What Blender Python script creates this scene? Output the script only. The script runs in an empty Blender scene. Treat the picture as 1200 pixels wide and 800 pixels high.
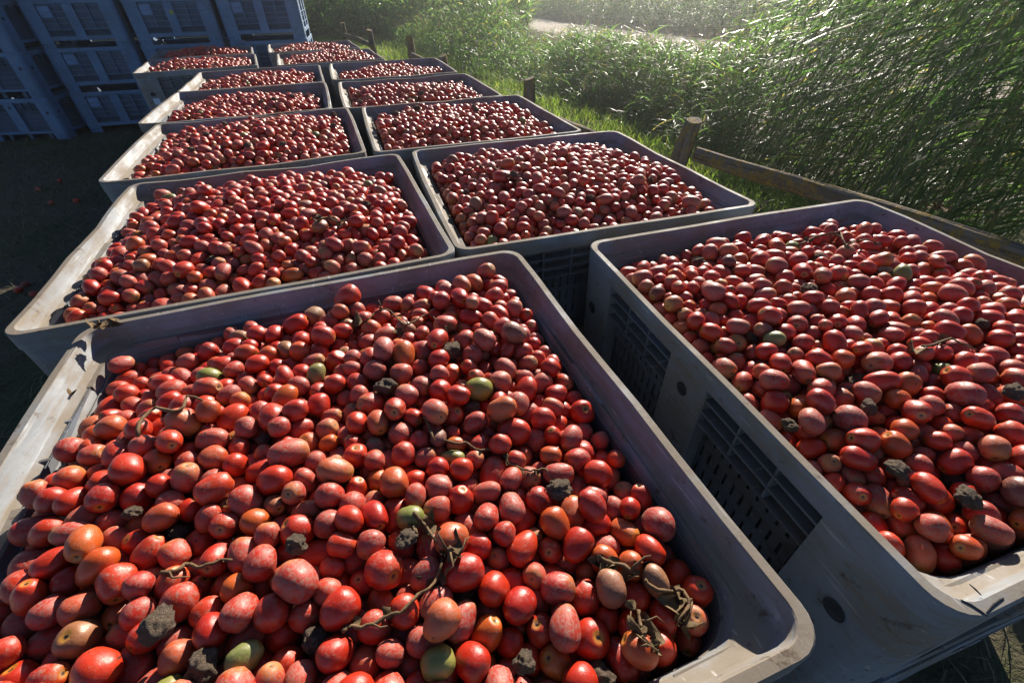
import bpy, bmesh, math, random
import numpy as np
from mathutils import Matrix, Vector, noise as mnoise

random.seed(7)
RNG = np.random.default_rng(7)
scene = bpy.context.scene
COL = scene.collection
R = math.radians

# ------------------------------------------------------------------ camera, sky, sun, exposure
RIM = 1.17                                   # rim height of the full crates: two crates high
CAM = np.array([0.0, 0.0, RIM + 0.6776])
FPX = 518.14                                 # focal length in pixels of the 1200 px wide photograph
C_R = np.array([0.99987134, -0.01008813, -0.0124716])
C_U = np.array([0.01604093, 0.6288188, 0.7773864])
C_F = np.array([0.0, 0.77748643, -0.62889971])
SUN_EL, SUN_AZ = R(22.6), R(18.9)            # azimuth clockwise from +Y

cd = bpy.data.cameras.new('camera')
cd.sensor_width = 36.0
cd.lens = FPX / 1200 * 36.0
cd.clip_start = 0.02
cd.clip_end = 600
cam = bpy.data.objects.new('camera', cd)
COL.objects.link(cam)
M = Matrix.Identity(4)
for i in range(3):
    M[i][0], M[i][1], M[i][2], M[i][3] = C_R[i], C_U[i], -C_F[i], CAM[i]
cam.matrix_world = M
scene.camera = cam

world = bpy.data.worlds.new('World')
scene.world = world
world.use_nodes = True
wn = world.node_tree.nodes
sky = wn.new('ShaderNodeTexSky')
sky.sky_type = 'NISHITA'
sky.sun_disc = False
sky.sun_elevation = SUN_EL
sky.sun_rotation = SUN_AZ
sky.air_density = 0.55
sky.dust_density = 0.05
sky.ozone_density = 2.0
world.node_tree.links.new(sky.outputs[0], wn['Background'].inputs[0])
wn['Background'].inputs[1].default_value = 0.06

sd = bpy.data.lights.new('sun', 'SUN')
sd.energy = 5.0
sd.angle = R(0.53)
sd.color = (1.0, 0.91, 0.78)
sun = bpy.data.objects.new('sun', sd)
COL.objects.link(sun)
SUN_DIR = Vector((math.sin(SUN_AZ) * math.cos(SUN_EL), math.cos(SUN_AZ) * math.cos(SUN_EL), math.sin(SUN_EL)))
sun.rotation_euler = SUN_DIR.to_track_quat('Z', 'Y').to_euler()

scene.view_settings.view_transform = 'Standard'
scene.view_settings.look = 'None'
scene.view_settings.exposure = 1.2
scene.view_settings.gamma = 1.0
scene.view_settings.use_curve_mapping = False
scene.cycles.max_bounces = 5
scene.cycles.diffuse_bounces = 2
scene.cycles.glossy_bounces = 2
scene.cycles.transmission_bounces = 3


def ray(px, py):
    d = (px - 600) / FPX * C_R - (py - 400) / FPX * C_U + C_F
    return d / np.linalg.norm(d)


def on_z(px, py, z):
    d = ray(px, py)
    return CAM + d * ((z - CAM[2]) / d[2])


def project(P):
    d = np.asarray(P) - CAM
    z = d @ C_F
    return 600 + FPX * (d @ C_R) / z, 400 - FPX * (d @ C_U) / z, z


# ------------------------------------------------------------------ object helpers
def link(name, data, parent=None, kind=None):
    o = bpy.data.objects.new(name, data)
    COL.objects.link(o)
    if parent is not None:
        o.parent = parent
    if kind:
        o['kind'] = kind
    return o


def tag(o, label, cat, group=None):
    o['label'] = label
    o['category'] = cat
    if group:
        o['group'] = group
    return o


def empty(name, loc, rz=0.0):
    o = link(name, None)
    o.empty_display_size = 0.1
    o.location = loc
    o.rotation_euler = (0, 0, rz)
    return o


def pymesh(name, verts, faces, mat=None, smooth=False):
    me = bpy.data.meshes.new(name)
    me.from_pydata([tuple(v) for v in verts], [], [tuple(f) for f in faces])
    if mat:
        me.materials.append(mat)
    if smooth:
        me.polygons.foreach_set('use_smooth', [True] * len(me.polygons))
    me.update()
    return me


def npmesh(name, V, F, mats=(), midx=None, smooth=True):
    """V (n,3), F (m,k) numpy arrays, all faces of k corners."""
    me = bpy.data.meshes.new(name)
    V = np.ascontiguousarray(V, np.float32)
    F = np.ascontiguousarray(F, np.int32)
    k = F.shape[1]
    me.vertices.add(len(V))
    me.vertices.foreach_set('co', V.ravel())
    me.loops.add(F.size)
    me.loops.foreach_set('vertex_index', F.ravel())
    me.polygons.add(len(F))
    me.polygons.foreach_set('loop_start', np.arange(0, F.size, k, dtype=np.int32))
    me.polygons.foreach_set('loop_total', np.full(len(F), k, np.int32))
    for m in mats:
        me.materials.append(m)
    if midx is not None:
        me.polygons.foreach_set('material_index', np.ascontiguousarray(midx, np.int32))
    me.polygons.foreach_set('use_smooth', np.full(len(F), smooth, bool))
    me.update(calc_edges=True)
    me.validate()
    return me


def attr_f(me, name, vals):
    a = me.attributes.new(name, 'FLOAT', 'POINT')
    a.data.foreach_set('value', np.ascontiguousarray(vals, np.float32))


def attr_v(me, name, vals):
    a = me.attributes.new(name, 'FLOAT_VECTOR', 'POINT')
    a.data.foreach_set('vector', np.ascontiguousarray(vals, np.float32).ravel())


class MB:
    """collects boxes and faces into one mesh"""
    def __init__(s):
        s.v, s.f = [], []

    def box(s, x0, x1, y0, y1, z0, z1):
        b = len(s.v)
        s.v += [(x0, y0, z0), (x1, y0, z0), (x1, y1, z0), (x0, y1, z0), (x0, y0, z1), (x1, y0, z1), (x1, y1, z1), (x0, y1, z1)]
        s.f += [tuple(b + i for i in q) for q in ((3, 2, 1, 0), (4, 5, 6, 7), (0, 1, 5, 4), (1, 2, 6, 5), (2, 3, 7, 6), (3, 0, 4, 7))]
        return s

    def add(s, v, f):
        b = len(s.v)
        s.v += [tuple(q) for q in v]
        s.f += [tuple(b + i for i in q) for q in f]
        return s

    def mesh(s, name, mat, bevel=0.0, smooth=False):
        me = pymesh(name, s.v, s.f, mat, smooth)
        if bevel:
            bm = bmesh.new()
            bm.from_mesh(me)
            bmesh.ops.bevel(bm, geom=bm.edges[:], offset=bevel, segments=1, affect='EDGES', profile=0.5)
            bm.to_mesh(me)
            bm.free()
        return me


def tube(pts, rad, n=6, cap=True):
    """tube through points; rad a number or a list"""
    pts = [Vector(p) for p in pts]
    if not hasattr(rad, '__len__'):
        rad = [rad] * len(pts)
    V, F = [], []
    up = Vector((0.3, 0.2, 0.93))
    for i, p in enumerate(pts):
        t = (pts[min(i + 1, len(pts) - 1)] - pts[max(i - 1, 0)]).normalized()
        a = t.cross(up)
        if a.length < 1e-3:
            a = t.cross(Vector((1, 0, 0)))
        a.normalize()
        b = t.cross(a)
        for k in range(n):
            th = 2 * math.pi * k / n
            V.append(p + (a * math.cos(th) + b * math.sin(th)) * rad[i])
    for i in range(len(pts) - 1):
        for k in range(n):
            k2 = (k + 1) % n
            F.append((i * n + k, i * n + k2, (i + 1) * n + k2, (i + 1) * n + k))
    if cap:
        F.append(tuple(range(n))[::-1])
        F.append(tuple((len(pts) - 1) * n + k for k in range(n)))
    return V, F


# ------------------------------------------------------------------ materials
class NT:
    def __init__(s, name):
        s.m = bpy.data.materials.new(name)
        s.m.use_nodes = True
        s.t = s.m.node_tree
        s.n = s.t.nodes
        s.bsdf = s.n['Principled BSDF']
        s.out = s.n['Material Output']

    def node(s, typ, **kw):
        n = s.n.new(typ)
        for k, v in kw.items():
            setattr(n, k, v)
        return n

    def link(s, a, b):
        s.t.links.new(a, b)

    def _in(s, sock, v):
        if hasattr(v, 'is_linked') or isinstance(v, bpy.types.NodeSocket):
            s.link(v, sock)
        else:
            sock.default_value = v

    def noise(s, vec, scale, detail=4, rough=0.55, dist=0.0):
        n = s.node('ShaderNodeTexNoise')
        if vec is not None:
            s.link(vec, n.inputs['Vector'])
        n.inputs['Scale'].default_value = scale
        n.inputs['Detail'].default_value = detail
        n.inputs['Roughness'].default_value = rough
        n.inputs['Distortion'].default_value = dist
        return n.outputs['Fac']

    def math(s, op, a, b=0.0, c=0.0, clamp=False):
        n = s.node('ShaderNodeMath', operation=op, use_clamp=clamp)
        s._in(n.inputs[0], a)
        s._in(n.inputs[1], b)
        s._in(n.inputs[2], c)
        return n.outputs[0]

    def vmath(s, op, a, b=(0, 0, 0)):
        n = s.node('ShaderNodeVectorMath', operation=op)
        s._in(n.inputs[0], a)
        s._in(n.inputs[1], b)
        return n.outputs[0]

    def ramp(s, v, lo, hi, a=0.0, b=1.0):
        n = s.node('ShaderNodeMapRange', interpolation_type='SMOOTHSTEP')
        s._in(n.inputs['Value'], v)
        n.inputs['From Min'].default_value = lo
        n.inputs['From Max'].default_value = hi
        n.inputs['To Min'].default_value = a
        n.inputs['To Max'].default_value = b
        return n.outputs['Result']

    def mix(s, fac, a, b):
        n = s.node('ShaderNodeMix', data_type='RGBA')
        s._in(n.inputs['Factor'], fac)
        for sock, v in ((n.inputs[6], a), (n.inputs[7], b)):
            if isinstance(v, tuple):
                sock.default_value = (*v[:3], 1)
            else:
                s.link(v, sock)
        return n.outputs[2]

    def bump(s, h, strength, dist):
        n = s.node('ShaderNodeBump')
        s.link(h, n.inputs['Height'])
        n.inputs['Strength'].default_value = strength
        n.inputs['Distance'].default_value = dist
        s.link(n.outputs[0], s.bsdf.inputs['Normal'])

    def objco(s):
        return s.node('ShaderNodeTexCoord').outputs['Object']

    def objco_rand(s):
        c = s.objco()
        r = s.node('ShaderNodeObjectInfo').outputs['Random']
        sc = s.node('ShaderNodeVectorMath', operation='SCALE')
        sc.inputs[0].default_value = (37.0, 53.0, 71.0)
        s.link(r, sc.inputs['Scale'])
        return s.vmath('ADD', c, sc.outputs[0])

    def worldco(s):
        return s.node('ShaderNodeNewGeometry').outputs['Position']


def mat_plastic(name, base, base2, dirt, amount):
    t = NT(name)
    co = t.objco_rand()
    big = t.noise(co, 4.0, 5, 0.6)
    fine = t.noise(co, 45.0, 4, 0.7)
    streak = t.vmath('MULTIPLY', co, (3.0, 3.0, 22.0))
    st = t.noise(streak, 3.0, 4, 0.65)
    col = t.mix(t.ramp(big, 0.3, 0.7), base, base2)
    nz = t.node('ShaderNodeSeparateXYZ')
    t.link(t.node('ShaderNodeNewGeometry').outputs['Normal'], nz.inputs[0])
    upf = t.ramp(nz.outputs[2], 0.3, 0.95, 0.0, 0.11)
    d = t.math('ADD', t.math('MULTIPLY', big, 0.6), t.math('MULTIPLY', st, 0.4))
    d = t.math('ADD', d, upf)
    dm = t.math('MULTIPLY', t.ramp(d, 0.43, 0.63), amount)
    col = t.mix(dm, col, dirt)
    spots = t.math('MULTIPLY', t.ramp(t.noise(co, 22.0, 5, 0.7), 0.57, 0.66), t.ramp(fine, 0.42, 0.6))
    col = t.mix(t.math('MULTIPLY', spots, 0.85), col, (0.075, 0.05, 0.032))
    scr = t.noise(t.vmath('MULTIPLY', co, (90.0, 8.0, 90.0)), 1.0, 2, 0.5)
    col = t.mix(t.ramp(scr, 0.64, 0.76, 0, 0.4), col, (0.48, 0.48, 0.47))
    grv = t.noise(t.vmath('MULTIPLY', co, (5.0, 45.0, 110.0)), 1.0, 3, 0.6)
    col = t.mix(t.math('MULTIPLY', t.math('MULTIPLY', t.ramp(grv, 0.58, 0.72), t.ramp(big, 0.45, 0.65)), 0.55), col, (0.08, 0.06, 0.045))
    t.link(col, t.bsdf.inputs['Base Color'])
    t.link(t.ramp(d, 0.3, 0.7, 0.42, 0.85), t.bsdf.inputs['Roughness'])
    t.bsdf.inputs['Specular IOR Level'].default_value = 0.35
    h = t.math('ADD', t.math('MULTIPLY', fine, 0.6), t.math('MULTIPLY', st, 0.5))
    t.bump(h, 0.35, 0.004)
    return t.m


def mat_tomato(name, c1, c2, shoulder, sh_amt, dust_amt=1.0):
    t = NT(name)
    tc = t.node('ShaderNodeAttribute', attribute_name='tc')
    rn = t.node('ShaderNodeAttribute', attribute_name='rnd')
    rnd = t.math('FRACT', t.math('ADD', rn.outputs['Fac'], t.node('ShaderNodeObjectInfo').outputs['Random']))
    sc = t.node('ShaderNodeVectorMath', operation='SCALE')
    sc.inputs[0].default_value = (91.0, 47.0, 63.0)
    t.link(rnd, sc.inputs['Scale'])
    co = t.vmath('ADD', tc.outputs['Vector'], sc.outputs[0])
    rnd2 = t.math('FRACT', t.math('MULTIPLY', rnd, 17.31))
    rnd3 = t.math('FRACT', t.math('MULTIPLY', rnd, 41.7))
    sep = t.node('ShaderNodeSeparateXYZ')
    t.link(tc.outputs['Vector'], sep.inputs[0])
    z = sep.outputs[2]
    big = t.noise(co, 1.3, 3, 0.55)
    mid = t.noise(co, 2.6, 6, 0.68, 0.9)
    fine = t.noise(co, 6.0, 6, 0.72, 0.5)
    col = t.mix(t.math('ADD', t.math('MULTIPLY', rnd2, 0.7), t.math('MULTIPLY', big, 0.3)), c1, c2)
    # paler shoulder near the stem end
    shv = t.math('ADD', z, t.math('MULTIPLY', t.math('SUBTRACT', big, 0.5), 1.5))
    shm = t.math('MULTIPLY', t.ramp(shv, 0.3, 1.05), t.math('MULTIPLY', t.ramp(rnd3, 0.25, 0.95), sh_amt))
    col = t.mix(shm, col, shoulder)
    # stem scar
    rad = t.math('SQRT', t.math('ADD', t.math('MULTIPLY', sep.outputs[0], sep.outputs[0]), t.math('MULTIPLY', sep.outputs[1], sep.outputs[1])))
    top = t.ramp(z, 0.5, 0.6)
    ring = t.math('MULTIPLY', t.ramp(rad, 0.2, 0.42, 1.0, 0.0), top)
    col = t.mix(t.math('MULTIPLY', ring, 0.75), col, (0.42, 0.2, 0.03))
    scar = t.math('MULTIPLY', t.ramp(t.math('ADD', rad, t.math('MULTIPLY', fine, 0.1)), 0.13, 0.2, 1.0, 0.0), top)
    col = t.mix(scar, col, (0.05, 0.03, 0.018))
    # dust: patchy bloom of dry soil on the skin, wiped through in places
    smear = t.noise(t.vmath('MULTIPLY', co, (1.0, 2.4, 0.55)), 1.5, 4, 0.6, 1.4)
    caked = t.noise(co, 0.95, 2, 0.5)
    dmix = t.math('ADD', t.math('ADD', t.math('MULTIPLY', mid, 0.5), t.math('MULTIPLY', smear, 0.35)), t.math('MULTIPLY', caked, 0.15))
    dlev = t.math('ADD', dmix, t.math('MULTIPLY', t.math('SUBTRACT', rnd3, 0.5), 0.22))
    dm = t.ramp(dlev, 0.43, 0.60)
    dm = t.math('MULTIPLY', dm, t.ramp(fine, 0.43, 0.56, 0.15, 1.0))
    dm = t.math('MULTIPLY', dm, 0.66 * dust_amt)
    col = t.mix(dm, col, (0.27, 0.165, 0.13))
    # dark rot specks on a few
    rot = t.math('MULTIPLY', t.ramp(t.noise(co, 2.1, 2, 0.5), 0.70, 0.75), t.ramp(rnd2, 0.6, 0.7))
    col = t.mix(t.math('MULTIPLY', rot, 0.9), col, (0.035, 0.022, 0.015))
    spk = t.ramp(t.noise(co, 9.0, 2, 0.5), 0.69, 0.73)
    col = t.mix(t.math('MULTIPLY', spk, 0.6), col, (0.10, 0.07, 0.045))
    t.link(col, t.bsdf.inputs['Base Color'])
    t.link(t.ramp(dm, 0.0, 0.55, 0.38, 0.72), t.bsdf.inputs['Roughness'])
    t.bsdf.inputs['Specular IOR Level'].default_value = 0.5
    t.bsdf.inputs['Subsurface Weight'].default_value = 0.0
    h = t.math('ADD', t.math('MULTIPLY', mid, 0.7), t.math('MULTIPLY', fine, 0.25))
    t.bump(h, 0.22, 0.006)
    return t.m


def mat_simple(name, a, b, scale, rough=0.9, bumpd=0.004, bs=0.6, spec=0.2, world=False):
    t = NT(name)
    co = t.worldco() if world else t.objco_rand()
    n1 = t.noise(co, scale, 5, 0.65)
    n2 = t.noise(co, scale * 6, 4, 0.7)
    f = t.math('ADD', t.math('MULTIPLY', n1, 0.6), t.math('MULTIPLY', n2, 0.4))
    t.link(t.mix(t.ramp(f, 0.34, 0.66), a, b), t.bsdf.inputs['Base Color'])
    t.bsdf.inputs['Roughness'].default_value = rough
    t.bsdf.inputs['Specular IOR Level'].default_value = spec
    t.bump(f, bs, bumpd)
    return t.m


def mat_leaf(name, a, b, c, trans=0.45, rough=0.38, spec=0.5, tr_gain=1.6):
    t = NT(name)
    v = t.node('ShaderNodeAttribute', attribute_name='rnd').outputs['Fac']
    col = t.mix(t.ramp(v, 0.0, 0.75), a, b)
    col = t.mix(t.ramp(v, 0.93, 0.96), col, c)
    t.link(col, t.bsdf.inputs['Base Color'])
    t.bsdf.inputs['Roughness'].default_value = rough
    t.bsdf.inputs['Specular IOR Level'].default_value = spec
    tr = t.node('ShaderNodeBsdfTranslucent')
    g = t.vmath('MULTIPLY', col, (tr_gain * 0.95, tr_gain * 1.08, tr_gain * 0.6))
    t.link(g, tr.inputs['Color'])
    mx = t.node('ShaderNodeMixShader')
    mx.inputs[0].default_value = trans
    t.link(t.bsdf.outputs[0], mx.inputs[1])
    t.link(tr.outputs[0], mx.inputs[2])
    t.link(mx.outputs[0], t.out.inputs['Surface'])
    return t.m


M_CRATE = mat_plastic('grey_plastic', (0.215, 0.232, 0.25), (0.15, 0.163, 0.178), (0.185, 0.15, 0.11), 0.9)
M_SLAT = mat_plastic('grey_plastic_ribs', (0.15, 0.175, 0.21), (0.11, 0.13, 0.16), (0.10, 0.08, 0.06), 0.6)
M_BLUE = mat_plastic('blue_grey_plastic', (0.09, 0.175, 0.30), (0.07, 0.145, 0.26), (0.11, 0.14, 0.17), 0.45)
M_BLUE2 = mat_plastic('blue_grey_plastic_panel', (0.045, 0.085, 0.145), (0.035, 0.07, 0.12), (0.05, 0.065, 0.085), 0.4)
M_PLATE = mat_plastic('pale_plate', (0.13, 0.24, 0.42), (0.11, 0.20, 0.37), (0.12, 0.16, 0.2), 0.4)
M_PLUG = mat_simple('dark_plug', (0.02, 0.022, 0.026), (0.05, 0.05, 0.05), 30)
M_RED = mat_tomato('tomato_red', (0.33, 0.008, 0.004), (0.50, 0.036, 0.005), (0.47, 0.13, 0.01), 1.0)
M_ORANGE = mat_tomato('tomato_orange', (0.42, 0.04, 0.008), (0.45, 0.09, 0.010), (0.44, 0.17, 0.012), 1.0, 0.6)
M_GREEN = mat_tomato('tomato_green', (0.21, 0.19, 0.035), (0.13, 0.17, 0.04), (0.26, 0.25, 0.06), 0.7, 0.45)
M_TAN = mat_tomato('tomato_tan', (0.26, 0.07, 0.028), (0.25, 0.12, 0.05), (0.28, 0.15, 0.04), 0.6, 0.7)
M_ROT = mat_tomato('tomato_rotten', (0.12, 0.025, 0.016), (0.20, 0.045, 0.02), (0.16, 0.09, 0.03), 0.8, 1.0)
TOM_MATS = [M_RED, M_ORANGE, M_GREEN, M_TAN, M_ROT]
M_UNDER = mat_simple('crushed_tomato_soil', (0.05, 0.012, 0.008), (0.03, 0.015, 0.01), 20)
M_CLOD = mat_simple('dry_soil', (0.30, 0.23, 0.17), (0.16, 0.115, 0.08), 3, 0.95, 0.3, 0.9)
M_VINE = mat_simple('dry_vine', (0.19, 0.12, 0.062), (0.07, 0.042, 0.022), 25, 0.85)
M_WITHER = mat_simple('withered_leaf', (0.17, 0.115, 0.06), (0.06, 0.042, 0.022), 25, 0.9)
M_REED = mat_leaf('reed_leaf', (0.042, 0.085, 0.030), (0.100, 0.160, 0.050), (0.28, 0.22, 0.08), 0.62, 0.40, 0.18, 2.5)
M_STALK = mat_leaf('reed_stalk', (0.10, 0.13, 0.04), (0.20, 0.19, 0.07), (0.30, 0.22, 0.09), 0.2, 0.5, 0.4)
M_PLUME = mat_leaf('reed_plume', (0.26, 0.19, 0.13), (0.34, 0.26, 0.19), (0.22, 0.14, 0.09), 0.5, 0.8, 0.1, 1.1)
M_GRASS = mat_leaf('grass_blade', (0.07, 0.12, 0.02), (0.15, 0.19, 0.035), (0.30, 0.25, 0.09), 0.55, 0.5, 0.2, 2.2)
M_DRY = mat_leaf('dry_grass_blade', (0.08, 0.09, 0.045), (0.17, 0.15, 0.085), (0.28, 0.23, 0.14), 0.3, 0.6, 0.2, 1.1)

# ------------------------------------------------------------------ ground: one sheet, flat yard, reed ditch, track
P0 = np.array([2.75, 4.0])
LDIR = np.array([-0.377, 0.926])
LNRM = np.array([0.926, 0.377])


def s_t(x, y):
    dx, dy = x - P0[0], y - P0[1]
    return dx * LNRM[0] + dy * LNRM[1], dx * LDIR[0] + dy * LDIR[1]


def smooth(a, b, v):
    q = np.clip((v - a) / (b - a), 0, 1)
    return q * q * (3 - 2 * q)


def ground_z(x, y):
    s, t = s_t(x, y)
    z = -0.75 * smooth(0.1, 2.2, s) + 0.75 * smooth(5.2, 7.6, s)
    far = smooth(13.0, 40.0, s)
    rough = 0.012 * np.sin(3.1 * x + 1.3 * y) * np.sin(2.3 * y - 0.7 * x) * smooth(-1.5, 0.5, s)
    return z + rough + 0.4 * far


def build_ground():
    xs = np.concatenate([-np.geomspace(160, 14, 18), np.arange(-13.5, 16.01, 0.3), np.geomspace(17, 160, 18)])
    ys = np.concatenate([-np.geomspace(60, 5, 12), np.arange(-4.5, 32.01, 0.3), np.geomspace(33.5, 260, 18)])
    X, Y = np.meshgrid(xs, ys)
    Z = ground_z(X, Y)
    V = np.stack([X.ravel(), Y.ravel(), Z.ravel()], 1)
    nx, ny = len(xs), len(ys)
    i, j = np.meshgrid(np.arange(nx - 1), np.arange(ny - 1))
    a = (j * nx + i).ravel()
    F = np.stack([a, a + 1, a + nx + 1, a + nx], 1)
    t = NT('ground_soil')
    co = t.worldco()
    n1 = t.noise(co, 0.9, 5, 0.6)
    n2 = t.noise(co, 9.0, 5, 0.7)
    n3 = t.noise(co, 60.0, 3, 0.7)
    col = t.mix(t.ramp(n2, 0.3, 0.7), (0.085, 0.068, 0.050), (0.15, 0.12, 0.085))
    col = t.mix(t.ramp(n1, 0.42, 0.6), col, (0.08, 0.085, 0.04))
    col = t.mix(t.ramp(n3, 0.6, 0.75, 0, 0.5), col, (0.16, 0.13, 0.085))
    t.link(col, t.bsdf.inputs['Base Color'])
    t.bsdf.inputs['Roughness'].default_value = 0.95
    t.bsdf.inputs['Specular IOR Level'].default_value = 0.1
    t.bump(t.math('ADD', n2, t.math('MULTIPLY', n3, 0.5)), 0.8, 0.03)
    link('ground', npmesh('ground', V, F, [t.m]), kind='structure')
    # pale track along the far bank
    ss = np.linspace(7.5, 11.6, 8)
    ts = np.linspace(-30, 60, 120)
    S, T = np.meshgrid(ss, ts)
    wob = 0.35 * np.sin(T * 0.21) + 0.12 * np.sin(T * 0.9)
    edge = (np.abs(S - 9.55) / 2.05)
    S2 = S + wob + 0.15 * np.sin(T * 2.3) * (edge > 0.9)
    X = P0[0] + S2 * LNRM[0] + T * LDIR[0]
    Y = P0[1] + S2 * LNRM[1] + T * LDIR[1]
    Z = ground_z(X, Y) + 0.022 - 0.03 * (edge > 0.9)
    V = np.stack([X.ravel(), Y.ravel(), Z.ravel()], 1)
    i, j = np.meshgrid(np.arange(7), np.arange(119))
    a = (j * 8 + i).ravel()
    F = np.stack([a, a + 1, a + 9, a + 8], 1)
    link('track', npmesh('track', V, F, [mat_simple('pale_gravel', (0.42, 0.37, 0.31), (0.30, 0.26, 0.21), 3.0, 0.95, 0.02, 0.5, 0.1, True)]), kind='structure')


build_ground()

# ------------------------------------------------------------------ crates
W = 1.2
HW = W / 2
T = RIM / 2 + 0.001            # one crate, stacked with 2 mm of nesting
PW = 0.20                      # corner post width
CP = 0.075                     # half width of the centre post


def rrect(inset, r, z, n=6, bow=None):
    """rounded square loop, counter-clockwise, with points along the sides"""
    h = HW - inset
    pts = []
    for q, (sx, sy) in enumerate(((1, 1), (-1, 1), (-1, -1), (1, -1))):
        cx, cy = sx * (h - r), sy * (h - r)
        a0 = q * math.pi / 2
        for k in range(n + 1):
            a = a0 + k / n * math.pi / 2
            pts.append([cx + r * math.cos(a), cy + r * math.sin(a), z])
        # along the side to the next corner
        nx = ((-1, 1), (-1, -1), (1, -1), (1, 1))[q]
        ex, ey = nx[0] * (h - r), nx[1] * (h - r)
        a1 = a0 + math.pi / 2
        p0 = (cx + r * math.cos(a1), cy + r * math.sin(a1))
        p1 = (ex + r * math.cos(a1), ey + r * math.sin(a1))
        for k in range(1, 8):
            u = k / 8
            pts.append([p0[0] * (1 - u) + p1[0] * u, p0[1] * (1 - u) + p1[1] * u, z])
    if bow:
        for p in pts:
            for ax in (0, 1):
                o = p[1 - ax] / HW
                w = max(0.0, 1 - o * o)
                side = 0 if p[ax] > 0 else 1
                near = max(0.0, (abs(p[ax]) - 0.38) / 0.22)
                p[ax] += (1 if p[ax] > 0 else -1) * bow[ax * 2 + side] * w * near
                p[2] += bow[4 + ax * 2 + side] * w * near * (1 + 0.6 * math.sin(7 * o + 9 * bow[ax]))
    return pts


def loft(profile, bow=None, close=False, n=6):
    V, F = [], []
    m = None
    for ins, r, z in profile:
        l = rrect(ins, r, z, n, bow)
        m = len(l)
        V += l
    k = len(profile)
    for i in range(k if close else k - 1):
        for j in range(m):
            a, b = i * m + j, i * m + (j + 1) % m
            c, d = ((i + 1) % k) * m + (j + 1) % m, ((i + 1) % k) * m + j
            F.append((a, b, c, d))
    return V, F


RIM_PROFILE = [(0.000, 0.055, -0.052), (0.000, 0.055, -0.003), (0.0025, 0.053, 0.0), (0.0175, 0.045, 0.0), (0.0195, 0.044, -0.002),
               (0.029, 0.042, -0.042), (0.031, 0.044, -0.0445), (0.050, 0.070, -0.053), (0.053, 0.076, -0.056), (0.058, 0.085, -0.076),
               (0.040, 0.09, -0.078), (0.036, 0.06, -0.06), (0.012, 0.05, -0.052)]


def rim_mesh(seed):
    rr = random.Random(seed)
    bow = [rr.uniform(-0.004, 0.012) for _ in range(4)] + [rr.uniform(-0.010, 0.003) for _ in range(4)]
    V, F = loft([(a, b, T + c) for a, b, c in RIM_PROFILE], bow, True)
    for v in V:       # small dents
        q = Vector((v[0] * 3.1 + seed * 9.7, v[1] * 3.1, v[2] * 2))
        d = mnoise.noise_vector(q) * 0.0035
        v[0] += d.x; v[1] += d.y; v[2] += d.z * 0.7
    me = pymesh('rim', V, F, M_CRATE, True)
    me.set_sharp_from_angle(angle=R(32))
    return me


def liner_mesh(mat):
    V, F = loft([(0.0575, 0.085, T - 0.074), (0.0605, 0.088, T - 0.0745), (0.064, 0.1, T - 0.13), (0.07, 0.12, 0.14), (0.075, 0.12, 0.118)], None, False)
    m = len(V) // 5
    F.append(tuple(range(4 * m, 5 * m)))
    me = pymesh('inner_wall', V, F, mat, True)
    me.set_sharp_from_angle(angle=R(32))
    return me


def post_mesh(mat, top):
    """corner post at +x +y, an L with a rounded outer corner, standing on its foot"""
    r = 0.05
    e = 0.003
    h = HW - e
    outer = [(h, HW - PW)]
    for k in range(7):
        a = k / 6 * math.pi / 2
        outer.append((h - r + r * math.cos(a), h - r + r * math.sin(a)))
    outer.append((HW - PW, h))
    th = 0.050
    i = h - th
    inner = [(HW - PW, i), (i, i), (i, HW - PW)]
    loop = outer + inner
    n = len(loop)
    V, F = [], []
    for z, ins in ((0.0, 0.012), (0.10, 0.006), (top, 0.0)):
        for x, y in loop:
            V.append((x - ins if x > HW - th else x, y - ins if y > HW - th else y, z))
    for l in range(2):
        for k in range(n):
            k2 = (k + 1) % n
            F.append((l * n + k, l * n + k2, (l + 1) * n + k2, (l + 1) * n + k))
    F.append(tuple(range(n))[::-1])
    F.append(tuple(2 * n + k for k in range(n)))
    return pymesh('corner_post', V, F, mat, False)


def slotted(x0, x1, z0, z1, nc, nr, sw, sh, zs0, zs1, y=0.045, th=0.004):
    """panel in the plane y (inwards positive from the outer face at 0), with nc x nr real slots"""
    xs = [x0]
    px = (x1 - x0) / nc
    for c in range(nc):
        m = x0 + (c + 0.5) * px
        xs += [m - sw / 2, m + sw / 2]
    xs.append(x1)
    zs = [z0]
    pz = (zs1 - zs0) / max(nr, 1)
    for r_ in range(nr):
        m = zs0 + (r_ + 0.5) * pz
        zs += [m - sh / 2, m + sh / 2]
    zs.append(z1)
    nx, nz = len(xs), len(zs)
    V = [(x, y, z) for z in zs for x in xs] + [(x, y + th, z) for z in zs for x in xs]
    o = nx * nz
    F = []
    hole = lambda i, j: 0 <= i < nx - 1 and 0 <= j < nz - 1 and i % 2 == 1 and j % 2 == 1
    for j in range(nz - 1):
        for i in range(nx - 1):
            a, b, c, d = j * nx + i, j * nx + i + 1, (j + 1) * nx + i + 1, (j + 1) * nx + i
            if hole(i, j):
                for p, q in ((a, b), (b, c), (c, d), (d, a)):
                    F.append((p, p + o, q + o, q))
            else:
                F.append((a, b, c, d))
                F.append((d + o, c + o, b + o, a + o))
    return V, F


def disc(x, z, r, y0, y1, n=14):
    V = [(x + r * math.cos(2 * math.pi * k / n), y0, z + r * math.sin(2 * math.pi * k / n)) for k in range(n)]
    V += [(x + 0.75 * r * math.cos(2 * math.pi * k / n), y1, z + 0.75 * r * math.sin(2 * math.pi * k / n)) for k in range(n)]
    F = [(k, (k + 1) % n, n + (k + 1) % n, n + k) for k in range(n)] + [tuple(n + k for k in range(n))]
    return V, F


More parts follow.
